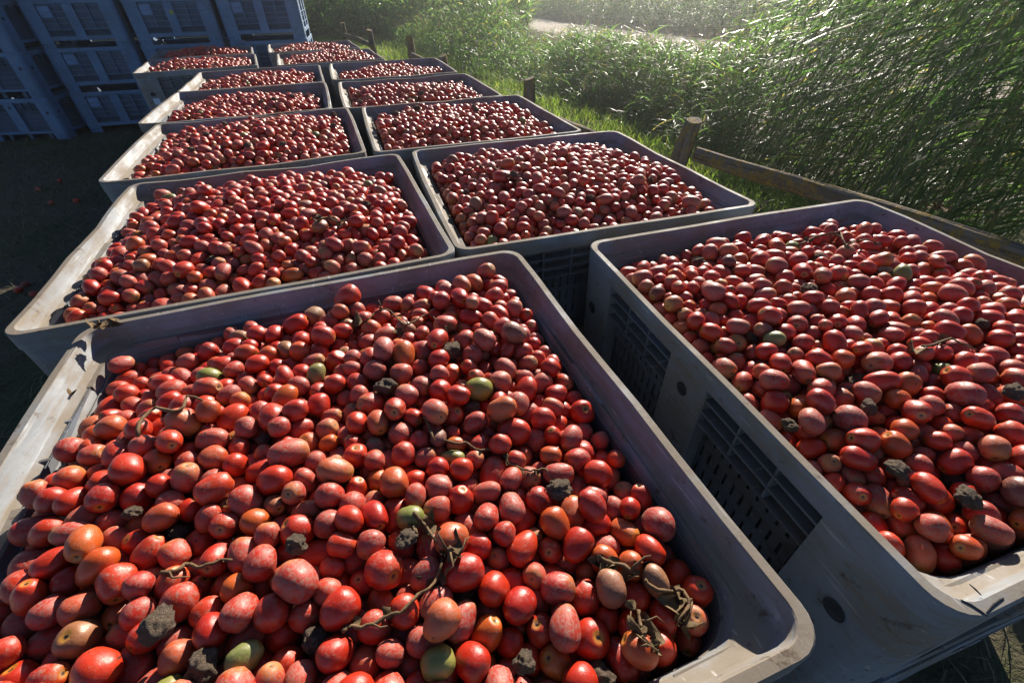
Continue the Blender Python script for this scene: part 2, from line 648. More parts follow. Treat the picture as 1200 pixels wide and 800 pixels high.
# side parts are modelled for the side whose outside is -Y, in side space: x along, y inwards from the face
def side_mesh(name, mat, V, F, bevel=0.0, smooth=False):
    mb = MB()
    mb.add([(x, -HW + y, z) for x, y, z in V], F)
    return mb.mesh(name, mat, bevel, smooth)


def side_box(name, mat, x0, x1, y0, y1, z0, z1, bevel=0.0):
    b = MB().box(x0, x1, y0, y1, z0, z1)
    return side_mesh(name, mat, b.v, b.f, bevel)


X0, X1 = CP, HW - PW
RIMS = [rim_mesh(s) for s in (1, 2, 3, 4, 5)]
LOWZ = 0.128
SHELF = (T - 0.090, T - 0.128, T - 0.166)


def slot_kit(M_CRATE, M_SLAT):
    kit = {}
    kit['liner'] = liner_mesh(M_CRATE)
    kit['post'] = post_mesh(M_CRATE, T - 0.052)
    kit['centre'] = side_box('centre_post', M_CRATE, -CP, CP, 0.004, 0.05, 0.10, T - 0.052, 0.004)
    kit['rail'] = side_box('bottom_rail', M_CRATE, -X1 - 0.002, X1 + 0.002, 0.006, 0.052, 0.094, LOWZ, 0.003)
    kit['shelf'] = [side_box('slat', M_SLAT, X0 - 0.001, X1 + 0.001, 0.008, 0.046, z - 0.003, z + 0.003) for z in SHELF]
    third = (X1 - X0) / 3
    kit['rib'] = [side_box('rib', M_SLAT, X0 + k * third - 0.003, X0 + k * third + 0.003, 0.011, 0.046, SHELF[2] + 0.002, T - 0.052) for k in (1, 2)]
    V, F = slotted(X0 - 0.002, X1 + 0.002, LOWZ - 0.002, T - 0.052, 11, 4, 0.0085, 0.042, LOWZ + 0.012, SHELF[2] - 0.012)
    kit['panel'] = side_mesh('slotted_panel', M_SLAT, V, F)
    plug = []
    for x in (-0.50, 0.50):
        V, F = disc(x, T - 0.20, 0.021, 0.0008, 0.0016)
        plug.append(side_mesh('plug', M_PLUG, V, F))
    V, F = disc(0.0, T - 0.12, 0.019, 0.0022, 0.0032)
    plug.append(side_mesh('plug', M_PLUG, V, F))
    kit['plug'] = plug
    b = MB().box(-HW + 0.05, HW - 0.05, -HW + 0.05, HW - 0.05, 0.092, 0.116)
    for x in (-0.30, 0.0, 0.30):
        b.box(x - 0.03, x + 0.03, -HW + 0.06, HW - 0.06, 0.004, 0.0925)
    kit['base'] = b.mesh('base', M_SLAT)
    return kit


def window_kit():
    kit = {}
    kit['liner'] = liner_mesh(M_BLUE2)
    kit['post'] = post_mesh(M_BLUE, T - 0.052)
    kit['centre'] = side_box('centre_post', M_BLUE, -CP + 0.01, CP - 0.01, 0.004, 0.05, 0.10, T - 0.052, 0.004)
    kit['rail'] = side_box('bottom_rail', M_BLUE, -X1 - 0.002, X1 + 0.002, 0.006, 0.052, 0.094, 0.145, 0.003)
    x0 = CP - 0.01
    V, F = slotted(x0 - 0.002, X1 + 0.002, 0.143, T - 0.052, 11, 1, 0.017, 0.062, 0.15, 0.222, 0.045, 0.005)
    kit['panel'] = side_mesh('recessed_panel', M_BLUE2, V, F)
    mid = (x0 + X1) / 2
    zs = [0.228, 0.30, 0.365, 0.44]
    kit['shelf'] = [side_box('slat', M_BLUE, x0 - 0.001, X1 + 0.001, 0.016 if k % 2 else 0.008, 0.046, z - 0.004, z + 0.004) for k, z in enumerate(zs)]
    kit['rib'] = [side_box('rib', M_BLUE, mid - 0.005, mid + 0.005, 0.012, 0.046, 0.231, T - 0.052)]
    kit['plate'] = side_box('plate', M_PLATE, -X1 + 0.012, -mid - 0.012, 0.020, 0.0445, 0.375, 0.505, 0.002)
    plug = []
    for x in (-0.545, -0.50, 0.50, 0.545):
        V, F = disc(x, 0.05, 0.009, 0.0065, 0.0085)
        V = [(a, b + 0.002, c) for a, b, c in V]
        plug.append(side_mesh('peg_hole', M_PLUG, V, F))
    kit['plug'] = plug
    b = MB().box(-HW + 0.05, HW - 0.05, -HW + 0.05, HW - 0.05, 0.092, 0.116)
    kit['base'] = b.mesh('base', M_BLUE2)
    return kit


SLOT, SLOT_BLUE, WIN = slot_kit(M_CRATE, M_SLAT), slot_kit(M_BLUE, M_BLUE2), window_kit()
RIM_BLUE = RIMS[0].copy()
RIM_BLUE.materials.clear()
RIM_BLUE.materials.append(M_BLUE)


def mirror_x(me):
    key = me.name + '_m'
    if key in MIR:
        return MIR[key]
    m2 = me.copy()
    m2.transform(Matrix.Diagonal((-1, 1, 1, 1)))
    m2.flip_normals()
    MIR[key] = m2
    return m2


MIR = {}


def make_crate(name, loc, rz, kit, rim, sides=(0, 1, 2, 3)):
    """sides: 0 front (-Y), 1 right (+X), 2 back, 3 left get ledges and ribs; the others only panels"""
    root = empty(name, loc, rz)
    link('rim', rim, root)
    link('inner_wall', kit['liner'], root)
    link('base', kit['base'], root)
    posts = []
    for q in range(4):
        o = link('corner_post', kit['post'], root)
        o.rotation_euler = (0, 0, q * math.pi / 2)
        posts.append(o)
    for q in range(4):
        rot = (0, 0, q * math.pi / 2)
        parts = []
        cp = link('centre_post', kit['centre'], root)
        parts.append(cp)
        parts.append(link('bottom_rail', kit['rail'], root))
        for me in (kit['panel'], mirror_x(kit['panel'])):
            pan = link('slotted_panel' if kit is not WIN else 'recessed_panel', me, root)
            parts.append(pan)
        if q in sides:
            for me in kit['shelf'] + [mirror_x(m) for m in kit['shelf']]:
                parts.append(link('slat', me, root))
            for me in kit['rib'] + [mirror_x(m) for m in kit['rib']]:
                parts.append(link('rib', me, root))
            for n_, me in enumerate(kit['plug']):
                if kit is not WIN and n_ == 2:
                    link('plug', me, cp)
                    continue
                left_ = n_ < len(kit['plug']) / 2 - (0.5 if kit is not WIN else 0)
                pq = (q + 2) % 4 if left_ else (q + 3) % 4
                o = link('plug' if kit is not WIN else 'peg_hole', me, posts[pq])
                o.rotation_euler = (0, 0, (q - pq) * math.pi / 2)
            if 'plate' in kit:
                parts.append(link('plate', kit['plate'], root))
        for o in parts:
            o.rotation_euler = rot
    return root


# centre and yaw of every full crate, solved from the rim edges in the photograph
ROW_A = [(-0.348, 0.563, 0.339), (-0.938, 1.649, 0.347), (-1.515, 2.788, 0.352), (-2.036, 3.886, 0.340), (-2.451, 5.026, 0.353), (-3.612, 6.150, 0.434), (-4.19, 7.33, 0.434)]
ROW_B = [(0.997, 0.959, 0.292), (0.229, 2.054, 0.290), (-0.311, 3.173, 0.307), (-0.793, 4.268, 0.321), (-1.253, 5.498, 0.321), (-2.245, 6.578, 0.387), (-2.87, 7.83, 0.40)]
ORD = ['first', 'second', 'third', 'fourth', 'fifth', 'sixth', 'seventh']
FULL = []
for row, rows, rname, sd_ in (('A', ROW_A, 'yard row', 0), ('B', ROW_B, 'fence row', 3)):
    for i, (x, y, a) in enumerate(rows):
        nth = ORD[6 - i]
        near = (0, 1, 3) if i < 2 else ((0, 3) if (row, i) in (('A', 2), ('A', 3), ('A', 5), ('B', 2)) else ())
        up = make_crate('harvest_crate', (x, y, RIM - T), a, SLOT, RIMS[(i * 2 + sd_) % 5], near)
        tag(up, 'grey plastic crate full of tomatoes, %s from the stacks in the %s' % (nth, rname), 'crate', 'crates heaped with tomatoes')
        lo = make_crate('harvest_crate', (x, y, 0), a, SLOT, RIMS[(i * 3 + sd_) % 5], (0, 3) if i < 2 else ())
        tag(lo, 'grey crate on the ground under the %s tomato crate of the %s' % (nth, rname), 'crate', 'crates under the tomato crates')
        FULL.append((row + str(i + 1), x, y, a))

# cracks in the rim of the end crate by the fence
end_b = [o for o in scene.objects if o.get('label', '').startswith('grey plastic crate full') and 'seventh' in o['label'] and 'fence' in o['label']][0]
inv = (Matrix.Translation(end_b.location) @ Matrix.Rotation(end_b.rotation_euler.z, 4, 'Z')).inverted()
for pts in ([(1126, 702), (1138, 708), (1150, 716), (1158, 722)], [(1156, 717), (1164, 708), (1172, 702), (1176, 700)], [(1136, 684), (1143, 690), (1150, 697)]):
    P = [inv @ Vector(on_z(a, b, RIM - 0.0003)) for a, b in pts]
    V, F = tube(P, [0.0007] + [0.0013] * (len(P) - 2) + [0.0008], 5)
    link('crack', pymesh('crack', V, F, M_PLUG), end_b)
# sticker on the sixth crate of the yard row
a6 = [o for o in scene.objects if o.get('label', '').startswith('grey plastic crate full') and 'second' in o['label'] and 'yard' in o['label']][0]
M_STICK = mat_simple('sticker_paper', (0.55, 0.62, 0.72), (0.48, 0.55, 0.66), 20, 0.6)
link('sticker', side_box('sticker', M_STICK, -0.52, -0.46, 0.0012, 0.0045, T - 0.30, T - 0.24), a6)

# stacks of empty crates at the end of the rows
SY = 0.271
ux, uy = math.cos(SY), math.sin(SY)
HGT = ['on the ground', 'second from the ground', 'third from the ground', 'at the top']
fl = (-6.95, 7.95)
names_c = ['stack beside the slotted crates', 'middle panelled stack', 'stack with the sunlit side']
for c in range(3):
    for l in range(4):
        jx, jy, ja = random.uniform(-0.012, 0.012), random.uniform(-0.012, 0.012), random.uniform(-0.012, 0.012)
        off = 0.6 + c * 1.27
        x = fl[0] + off * ux - 0.6 * uy + jx
        y = fl[1] + off * uy + 0.6 * ux + jy
        o = make_crate('empty_crate', (x, y, l * (T - 0.002)), SY + ja, WIN, RIM_BLUE, (0, 1) if c == 2 else (0,))
        if (c, l) == (1, 2):      # yellow mark on the centre post
            V, F = disc(0.02, 0.40, 0.028, 0.0026, 0.0032)
            link('paint_mark', side_mesh('paint_mark', mat_simple('yellow_paint', (0.32, 0.36, 0.05), (0.22, 0.28, 0.06), 25), V, F), o)
        tag(o, 'empty blue crate %s in the %s' % (HGT[l], names_c[c]), 'crate', 'empty crates in the window-panelled stacks')
fr = (-7.0, 7.58)
SA = 0.06
for l in range(4):
    ja = random.uniform(-0.012, 0.012)
    x = fr[0] - 0.6 * math.cos(SA) - 0.6 * math.sin(SA) + random.uniform(-0.01, 0.01)
    y = fr[1] - 0.6 * math.sin(SA) + 0.6 * math.cos(SA)
    o = make_crate('slotted_crate', (x, y, l * (T - 0.002)), SA + ja, SLOT_BLUE, RIM_BLUE, (0, 1))
    tag(o, 'empty blue crate with rows of slots, %s in the slotted stack' % HGT[l], 'crate', 'empty crates in the slotted stack')
    x2 = x - 1.25 * math.cos(SA)
    y2 = y - 1.25 * math.sin(SA)
    o = make_crate('slotted_crate', (x2, y2, l * (T - 0.002)), SA - ja, SLOT_BLUE, RIM_BLUE, (0,))
    tag(o, 'empty blue slotted crate %s in the outermost stack' % HGT[l], 'crate', 'empty crates in the outermost stack')

# ------------------------------------------------------------------ tomatoes: pack them as pairs of spheres
def heap_top(edge, peak, ph):
    def f(x, y):
        g = np.clip(np.cos(np.pi * x / 1.16) * np.cos(np.pi * y / 1.16), 0, 1) ** 0.6
        b = 0.012 * np.sin(5.1 * x + ph) * np.sin(4.3 * y + 2 * ph) + 0.008 * np.sin(9.0 * x - 7.0 * y + 3 * ph)
        return edge + (peak - edge) * g + b
    return f


def pack(seed, n, edge, peak, iters=150, depth=0.118):
    rng = np.random.default_rng(seed)
    top = heap_top(edge, peak, seed * 1.7)
    base = lambda x, y: top(x, y) - depth
    r = np.clip(rng.normal(0.0207, 0.0024, n), 0.0155, 0.0275)
    el = np.clip(rng.normal(1.16, 0.11, n), 1.02, 1.5)
    d = 2 * r * (el - 1) * 1.35
    lim = 0.532
    c = rng.uniform(-lim + 0.03, lim - 0.03, (n, 3))
    c[:, 2] = base(c[:, 0], c[:, 1]) + r + rng.uniform(0, 0.15, n)
    a = rng.normal(0, 1, (n, 3)) * [1, 1, 0.45]
    a /= np.linalg.norm(a, axis=1)[:, None]
    P = np.concatenate([c - a * d[:, None] / 2, c + a * d[:, None] / 2])
    rr = np.concatenate([r, r])
    N = 2 * n
    ids = np.arange(N) % n
    pi = pj = None
    for it in range(iters):
        if it % 10 == 0:
            sq = (P ** 2).sum(1).astype(np.float32)
            pp = P.astype(np.float32)
            I, J = [], []
            for s in range(0, N, 400):
                dd = sq[s:s + 400, None] + sq[None] - 2 * (pp[s:s + 400] @ pp.T)
                q, w = np.nonzero(dd < 0.069 ** 2)
                q = q + s
                k = (q < w) & (ids[q] != ids[w])
                I.append(q[k]); J.append(w[k])
            pi, pj = np.concatenate(I), np.concatenate(J)
        g = 0.0016 if it < iters * 0.7 else 0.0006
        P[:, 2] -= g
        for sub in range(2):
            dv = P[pi] - P[pj]
            dl = np.sqrt((dv ** 2).sum(1)) + 1e-9
            pen = rr[pi] + rr[pj] - dl
            k = pen > 0
            a_, b_ = pi[k], pj[k]
            corr = dv[k] / dl[k][:, None] * (pen[k] * 0.5)[:, None]
            cnt = np.bincount(a_, minlength=N) + np.bincount(b_, minlength=N)
            w = 1.0 / np.maximum(1, cnt * 0.42)
            for ax in range(3):
                P[:, ax] += (np.bincount(a_, corr[:, ax], N) - np.bincount(b_, corr[:, ax], N)) * w
            # keep each pair together
            m = (P[:n] + P[n:]) / 2
            ax_ = P[n:] - P[:n]
            l = np.sqrt((ax_ ** 2).sum(1)) + 1e-9
            ax_ = ax_ / l[:, None] * d[:, None] / 2
            P[:n], P[n:] = m - ax_, m + ax_
            L = lim - rr
            P[:, 0] = np.clip(P[:, 0], -L, L)
            P[:, 1] = np.clip(P[:, 1], -L, L)
            ad = np.abs(P[:, 0]) + np.abs(P[:, 1]) - (2 * L - 0.045)
            kk = ad > 0
            P[kk, 0] -= np.sign(P[kk, 0]) * ad[kk] / 2
            P[kk, 1] -= np.sign(P[kk, 1]) * ad[kk] / 2
            P[:, 2] = np.maximum(P[:, 2], base(P[:, 0], P[:, 1]) + rr)
    c = (P[:n] + P[n:]) / 2
    ax_ = P[n:] - P[:n]
    ax_ /= np.linalg.norm(ax_, axis=1)[:, None] + 1e-9
    ax_ *= np.where(rng.random(n) < 0.5, 1, -1)[:, None]
    kind = rng.choice(5, n, p=[0.862, 0.105, 0.008, 0.017, 0.008])
    return dict(c=c, a=ax_, r=r * 1.05, L=(d + 2 * r) * 1.03, kind=kind, roll=rng.uniform(0, 6.28, n), rnd=rng.random(n),
                shape=rng.integers(0, 10, n), base=base, keep=np.ones(n, bool), alive=np.ones(n, bool))


def tomato_shape(v, nu, nv):
    """unit tomato: axis z from -1 (blossom end) to 1 (stem end)"""
    rr = random.Random(100 + v)
    pear = rr.uniform(-0.05, 0.16)
    sq = rr.uniform(2.0, 2.5)
    lob, la, lp = rr.choice([3, 4, 5]), rr.uniform(0.008, 0.03), rr.uniform(0, 6)
    bend = rr.uniform(-0.07, 0.07)
    V, F = [], []
    V.append((0, 0, -1.0))
    for j in range(1, nv):
        ph = math.pi * j / nv
        z = -math.cos(ph)
        rad = max(0.0, 1 - abs(z) ** sq) ** (1 / sq) if sq > 2.02 else math.sin(ph)
        rad = 0.5 * rad + 0.5 * math.sin(ph)
        rad *= 1 - pear * z
        zz = z
        if z > 0.75:                       # dimple at the stem end
            zz = z - 0.20 * max(0, 1 - rad / 0.42) ** 1.3
        for i in range(nu):
            th = 2 * math.pi * i / nu
            k = 1 + la * math.cos(lob * th + lp) * (0.4 + 0.6 * max(0, z))
            V.append((rad * k * math.cos(th) + bend * (1 - z * z), rad * k * math.sin(th), zz))
    V.append((0, 0, 0.80))
    for i_, v_ in enumerate(V):           # uneven, lightly squashed skin
        p_ = Vector(v_)
        q_ = p_ * 0.9 + Vector((v * 7.7, v * 3.3, 1.0))
        k_ = 1 + 0.11 * mnoise.noise(q_) + 0.035 * mnoise.noise(q_ * 2.6)
        if v % 3 == 0:
            k_ *= 1 - 0.10 * max(0.0, p_.x * 0.8 + p_.z * 0.2 - 0.3)
        V[i_] = (v_[0] * k_, v_[1] * k_, v_[2] * (0.5 + 0.5 * k_))
    F3, F4 = [], []
    for i in range(nu):
        i2 = (i + 1) % nu
        F4.append((0, 1 + i2, 1 + i, 1 + i))
        for j in range(nv - 2):
            a = 1 + j * nu
            F4.append((a + i, a + i2, a + nu + i2, a + nu + i))
        a = 1 + (nv - 2) * nu
        F4.append((a + i, a + i2, len(V) - 1, len(V) - 1))
    return np.array(V, float), np.array(F4)


def tris(F4):
    out = []
    for q in F4:
        out.append((q[0], q[1], q[2]))
        if q[2] != q[3]:
            out.append((q[0], q[2], q[3]))
    return np.array(out)


HI = [tomato_shape(v, 22, 15) for v in range(10)]
MD = [tomato_shape(v, 14, 10) for v in range(10)]
LO = [tomato_shape(v, 10, 7) for v in range(10)]
HI = [(v, tris(f)) for v, f in HI]
MD = [(v, tris(f)) for v, f in MD]
LO = [(v, tris(f)) for v, f in LO]


def frame(axis, roll):
    z = Vector(axis).normalized()
    x = z.orthogonal().normalized()
    y = z.cross(x)
    xr = x * math.cos(roll) + y * math.sin(roll)
    yr = z.cross(xr)
    return np.array([[xr[i], yr[i], z[i]] for i in range(3)])


def heap_mesh(name, S, shapes, floor=True):
    Vs, Fs, Ms, TC, RN = [], [], [], [], []
    off = 0
    for k in np.nonzero(S['keep'])[0]:
        V, F = shapes[S['shape'][k]]
        Rm = frame(S['a'][k], S['roll'][k])
        sc = np.array([S['r'][k], S['r'][k], S['L'][k] / 2])
        Vs.append((V * sc) @ Rm.T + S['c'][k])
        Fs.append(F + off)
        Ms.append(np.full(len(F), S['kind'][k]))
        TC.append(V)
        RN.append(np.full(len(V), S['rnd'][k]))
        off += len(V)
    if floor:
        g = np.linspace(-0.53, 0.53, 24)
        X, Y = np.meshgrid(g, g)
        Z = S['base'](X, Y) + 0.008
        V = np.stack([X.ravel(), Y.ravel(), Z.ravel()], 1)
        i, j = np.meshgrid(np.arange(23), np.arange(23))
        a = (j * 24 + i).ravel() + off
        F = np.concatenate([np.stack([a, a + 1, a + 25], 1), np.stack([a, a + 25, a + 24], 1)])
        Vs.append(V); Fs.append(F); Ms.append(np.full(len(F), 5)); TC.append(V * 0); RN.append(np.zeros(len(V)))
    me = npmesh(name, np.concatenate(Vs), np.concatenate(Fs), TOM_MATS + [M_UNDER], np.concatenate(Ms), True)
    attr_v(me, 'tc', np.concatenate(TC))
    attr_f(me, 'rnd', np.concatenate(RN))
    return me


def to_world(S, crate):
    _, x, y, a = crate
    ca, sa = math.cos(a), math.sin(a)
    c = S['c']
    return np.stack([x + c[:, 0] * ca - c[:, 1] * sa, y + c[:, 0] * sa + c[:, 1] * ca, RIM + c[:, 2]], 1)


CR = {c[0]: c for c in FULL}
SIM = {
    'A1': pack(11, 1700, -0.030, 0.012),
    'B1': pack(12, 1700, -0.030, 0.018),
    'A2': pack(13, 1700, -0.050, 0.050),
    'B2': pack(14, 1700, -0.048, 0.040),
    'S5': pack(15, 1540, -0.065, 0.045),
    'S6': pack(16, 1540, -0.06, 0.03),
}
WP = {k: to_world(SIM[k], CR[k]) for k in ('A1', 'B1', 'A2', 'B2')}


def hit(px, py):
    """which tomato is seen at a pixel of the photograph: (crate, index, hit point)"""
    d = ray(px, py)
    best = None
    for k, P in WP.items():
        S = SIM[k]
        q = P - CAM
        tca = q @ d
        d2 = (q ** 2).sum(1) - tca ** 2
        rr = (S['r'] * 0.6 + S['L'] * 0.2)
        ok = (d2 < rr ** 2) & S['alive']
        if ok.any():
            tt = np.where(ok, tca - np.sqrt(np.maximum(rr ** 2 - d2, 0)), 1e9)
            i = int(tt.argmin())
            if best is None or tt[i] < best[3]:
                best = (k, i, CAM + d * tt[i], tt[i])
    return best


# a few that the photograph shows: green, orange, tan, rotten
for kind, pts in ((2, [(467, 611), (503, 782), (367, 437), (297, 753), (252, 437), (1067, 321), (382, 346)]),
                  (1, [(757, 780), (675, 605), (462, 578), (105, 663), (75, 705), (135, 715), (1082, 640), (1065, 443), (937, 348), (592, 493), (720, 533)]),
                  (3, [(328, 402), (316, 582), (377, 270), (1035, 313), (680, 250)])):
    for p in pts:
        h = hit(*p)
        if h:
            SIM[h[0]]['kind'][h[1]] = kind

# clods of soil lie in the packing in place of a tomato
clod_spots = []
for px_, py_, s in [(461, 450, 1.25), (525, 411, 1.2), (210, 718, 1.25), (262, 775, 1.1), (357, 757, 1.0), (479, 654, 0.95), (650, 583, 1.0), (215, 622, 0.8), (372, 640, 0.8), (715, 800, 1.0),
                    (940, 345, 1.35), (990, 447, 1.05), (1140, 590, 1.0), (930, 515, 0.8), (1030, 550, 1.0), (1105, 560, 0.95), (962, 300, 1.0), (1010, 470, 0.9), (820, 310, 0.8), (385, 262, 1.0), (545, 225, 0.9), (250, 300, 0.8), (690, 230, 0.9), (420, 555, 0.8), (560, 470, 0.75), (300, 520, 0.7), (540, 700, 0.8), (620, 760, 0.85), (160, 600, 0.75), (880, 400, 0.8), (1060, 400, 0.8), (1180, 470, 0.9), (1150, 380, 0.75), (430, 240, 0.85), (330, 330, 0.8), (600, 200, 0.8), (760, 210, 0.8)]:
    h = hit(px_, py_)
    if h:
        SIM[h[0]]['keep'][h[1]] = SIM[h[0]]['alive'][h[1]] = False
        clod_spots.append((h[0], WP[h[0]][h[1]], s))

# vines: points lie on the heap, found before tomatoes are split off
def surface(px, py, lift):
    h = hit(px, py)
    if h is None:
        p = on_z(px, py, RIM - 0.03)
    else:
        p = h[2]
    return Vector(p) + Vector((0, 0, lift))


# the 300 that show largest become things of their own
sw, sh = 600, 400
zb = np.full((sh, sw), 1e9)
idb = np.full((sh, sw), -1, int)
ALL = [(k, i) for k in WP for i in range(len(SIM[k]['r']))]
for gi, (k, i) in enumerate(ALL):
    if not SIM[k]['keep'][i]:
        continue
    u, v, dz = project(WP[k][i])
    if dz < 0.05:
        continue
    rp = (SIM[k]['r'][i] * 0.7 + SIM[k]['L'][i] * 0.15) * FPX / dz / 2
    u /= 2; v /= 2
    x0, x1, y0, y1 = int(max(0, u - rp)), int(min(sw - 1, u + rp)), int(max(0, v - rp)), int(min(sh - 1, v + rp))
    if x1 < x0 or y1 < y0:
        continue
    yy, xx = np.mgrid[y0:y1 + 1, x0:x1 + 1]
    q = ((xx - u) ** 2 + (yy - v) ** 2) / rp ** 2
    dist = dz - SIM[k]['r'][i] * np.sqrt(np.maximum(0, 1 - q))
    sl = (slice(y0, y1 + 1), slice(x0, x1 + 1))
    m = (q < 1) & (dist < zb[sl])
    zb[sl][m] = dist[m]
    idb[sl][m] = gi
cnt = np.bincount(idb[idb >= 0], minlength=len(ALL))
chosen = [ALL[g] for g in np.argsort(-cnt)[:300]]

TMESH = {}


def tomato_mesh(shape, kind):
    key = (shape, kind)
    if key not in TMESH:
        V, F = HI[shape]
        me = npmesh('tomato', V, F, [TOM_MATS[kind]], None, True)
        attr_v(me, 'tc', V)
        TMESH[key] = me
    return TMESH[key]


HOME = {'A1': 'yard row end crate', 'B1': 'fence row end crate',
        'A2': 'yard row sixth crate', 'B2': 'fence row sixth crate'}
KIND = ['dusty red', 'orange', 'green', 'tan brown', 'rotten dark']
SIDE = {(0, -1): 'left', (0, 1): 'right', (1, -1): 'front', (1, 1): 'back'}
CLODP = {k: np.array([c[1] for c in clod_spots if c[0] == k]).reshape(-1, 3) for k in WP}
for k, i in chosen:
    S = SIM[k]
    S['keep'][i] = False
    kd = int(S['kind'][i])
    o = link('tomato', tomato_mesh(int(S['shape'][i]), kd))
    ya = CR[k][3]
    Rz = np.array([[math.cos(ya), -math.sin(ya), 0], [math.sin(ya), math.cos(ya), 0], [0, 0, 1]])
    Rm = Rz @ frame(S['a'][i], S['roll'][i])
    sc = (S['r'][i], S['r'][i], S['L'][i] / 2)
    Mx = Matrix.Identity(4)
    for a in range(3):
        for b in range(3):
            Mx[a][b] = Rm[a][b] * sc[b]
        Mx[a][3] = WP[k][i][a]
    o.matrix_world = Mx
    ratio = S['L'][i] / (2 * S['r'][i])
    shp = 'long plum' if ratio > 1.3 else ('round' if ratio < 1.14 else 'oval')
    c = S['c'][i]
    where = 'on the heap in'
    if len(CLODP[k]) and np.sqrt(((CLODP[k] - WP[k][i]) ** 2).sum(1)).min() < 0.068:
        where = 'beside a soil clod in'
    elif np.abs(c[:2]).max() > 0.45:
        where = 'by a side wall of'
    size = 'large ' if S['r'][i] > 0.0243 else ('small ' if S['r'][i] < 0.0197 else '')
    az_ = (Rz @ S['a'][i])[2]
    pose = ' stem up' if az_ > 0.5 else (' stem down' if az_ < -0.5 else '')
    if 'clod' in where or 'wall' in where:
        pose = ''
    tag(o, '%s%s %s tomato%s %s %s' % (size, KIND[kd], shp, pose, where, HOME[k]), 'tomato', '%s%s %s tomatoes%s %s %s' % (size, KIND[kd], shp, pose, where, HOME[k]))

# the rest of each heap
far = [('A3', 'S5', 0), ('A4', 'S6', 1), ('A5', 'S5', 2), ('A6', 'S6', 3), ('A7', 'S5', 1), ('B3', 'S6', 0), ('B4', 'S5', 3), ('B5', 'S6', 2), ('B6', 'S5', 0), ('B7', 'S6', 1)]
FAR_CLODS = []
HM = {k: heap_mesh('tomato_heap', SIM[k], MD) for k in ('A1', 'B1', 'A2', 'B2')}
HM['S5'] = heap_mesh('tomato_heap', SIM['S5'], LO)
HM['S6'] = heap_mesh('tomato_heap', SIM['S6'], LO)
for k, m, rot in [(k, k, 0) for k in ('A1', 'B1', 'A2', 'B2')] + far:
    _, x, y, a = CR[k]
    o = link('tomato_heap', HM[m], kind='stuff')
    dz_ = 0.0 if k == m else {'3': 0.012, '4': -0.014, '5': -0.02, '6': 0.01, '7': 0.0}[k[1]]
    o.location = (x, y, RIM + dz_)
    o.rotation_euler = (0, 0, a + rot * math.pi / 2)
    if k in ('A3', 'A4', 'B3', 'B4'):
        S = SIM[m]
        cand = np.argsort(-(S['c'][:, 2] - S['base'](S['c'][:, 0], S['c'][:, 1])))[:120]
        for q_ in range(7 if k == 'A3' else 4):
            cc = S['c'][cand[random.randrange(120)]]
            an = a + rot * math.pi / 2
            FAR_CLODS.append((k, (x + cc[0] * math.cos(an) - cc[1] * math.sin(an), y + cc[0] * math.sin(an) + cc[1] * math.cos(an), RIM + dz_ + cc[2] + 0.016), random.uniform(0.85, 1.3)))
    nth = ORD[7 - int(k[1])]
    tag(o, 'heap of small red tomatoes filling the %s crate of the %s row' % (nth, 'yard' if k[0] == 'A' else 'fence'), 'tomatoes', 'heaps of tomatoes in the crates')

# ------------------------------------------------------------------ soil clods
def clod_mesh(seed):
    bm = bmesh.new()
    bmesh.ops.create_icosphere(bm, subdivisions=4, radius=1.0)
    for v in bm.verts:
        p = v.co.copy()
        q = p + Vector((seed * 5.3, seed * 2.1, 0))
        d = 0.36 * mnoise.noise(q * 1.2) + 0.2 * mnoise.noise(q * 2.7) + 0.10 * mnoise.noise(q * 6.0)
        d += 0.07 * mnoise.noise(q * 11.0) + 0.05 * mnoise.noise(q * 19.0)
        v.co = p * (0.95 + d)
        v.co.z *= 0.8
    me = bpy.data.meshes.new('soil_clod')
    bm.to_mesh(me)
    bm.free()
    me.materials.append(M_CLOD)
    me.polygons.foreach_set('use_smooth', [True] * len(me.polygons))
    return me


CM = [clod_mesh(s) for s in range(6)]
HOME.update({'A3': 'yard row fifth crate', 'A4': 'yard row fourth crate', 'B3': 'fence row fifth crate', 'B4': 'fence row fourth crate'})
for n, (k, P, s) in enumerate(clod_spots + FAR_CLODS):
    o = link('soil_clod', CM[n % 6])
    o.location = (P[0], P[1], P[2] + 0.010)
    q = 0.0185 * s
    o.scale = (q * random.uniform(0.9, 1.25), q, q * random.uniform(0.85, 1.1))
    o.rotation_euler = (random.uniform(-0.4, 0.4), random.uniform(-0.4, 0.4), random.uniform(0, 6.3))
    size = 'large' if s > 1.1 else ('small' if s < 0.92 else 'medium')
    tag(o, '%s dry clod of soil among tomatoes in %s' % (size, HOME[k]), 'clod', '%s clods of soil in %s' % (size, HOME[k]))

# ------------------------------------------------------------------ dead vine pieces
def crumpled(center, size, rr):
    """withered leaf: a folded, curling strip with thickness from its curl"""
    ax = Vector((rr.uniform(-1, 1), rr.uniform(-1, 1), rr.uniform(-0.7, 0.5))).normalized()
    sd_ = ax.cross(Vector((rr.uniform(-1, 1), rr.uniform(-1, 1), 1))).normalized()
    up = ax.cross(sd_)
    V, F = [], []
    n, m = 6, 3
    for i in range(n):
        u = i / (n - 1)
        wdt = size * 0.42 * math.sin(math.pi * min(1, u * 0.9 + 0.1)) + 0.0008
        curl = up * (size * 0.35 * math.sin(u * 4 + rr.uniform(-0.5, 0.5))) + sd_ * size * 0.15 * math.sin(u * 5)
        for j in range(m):
            w = (j - 1) * wdt
            fold = up * (abs(j - 1) * wdt * rr.uniform(0.3, 1.1))
            V.append(center + ax * (u * size) + curl + sd_ * w + fold)
    for i in range(n - 1):
        for j in range(m - 1):
            a = i * m + j
            F.append((a, a + 1, a + m + 1, a + m))
    return V, F


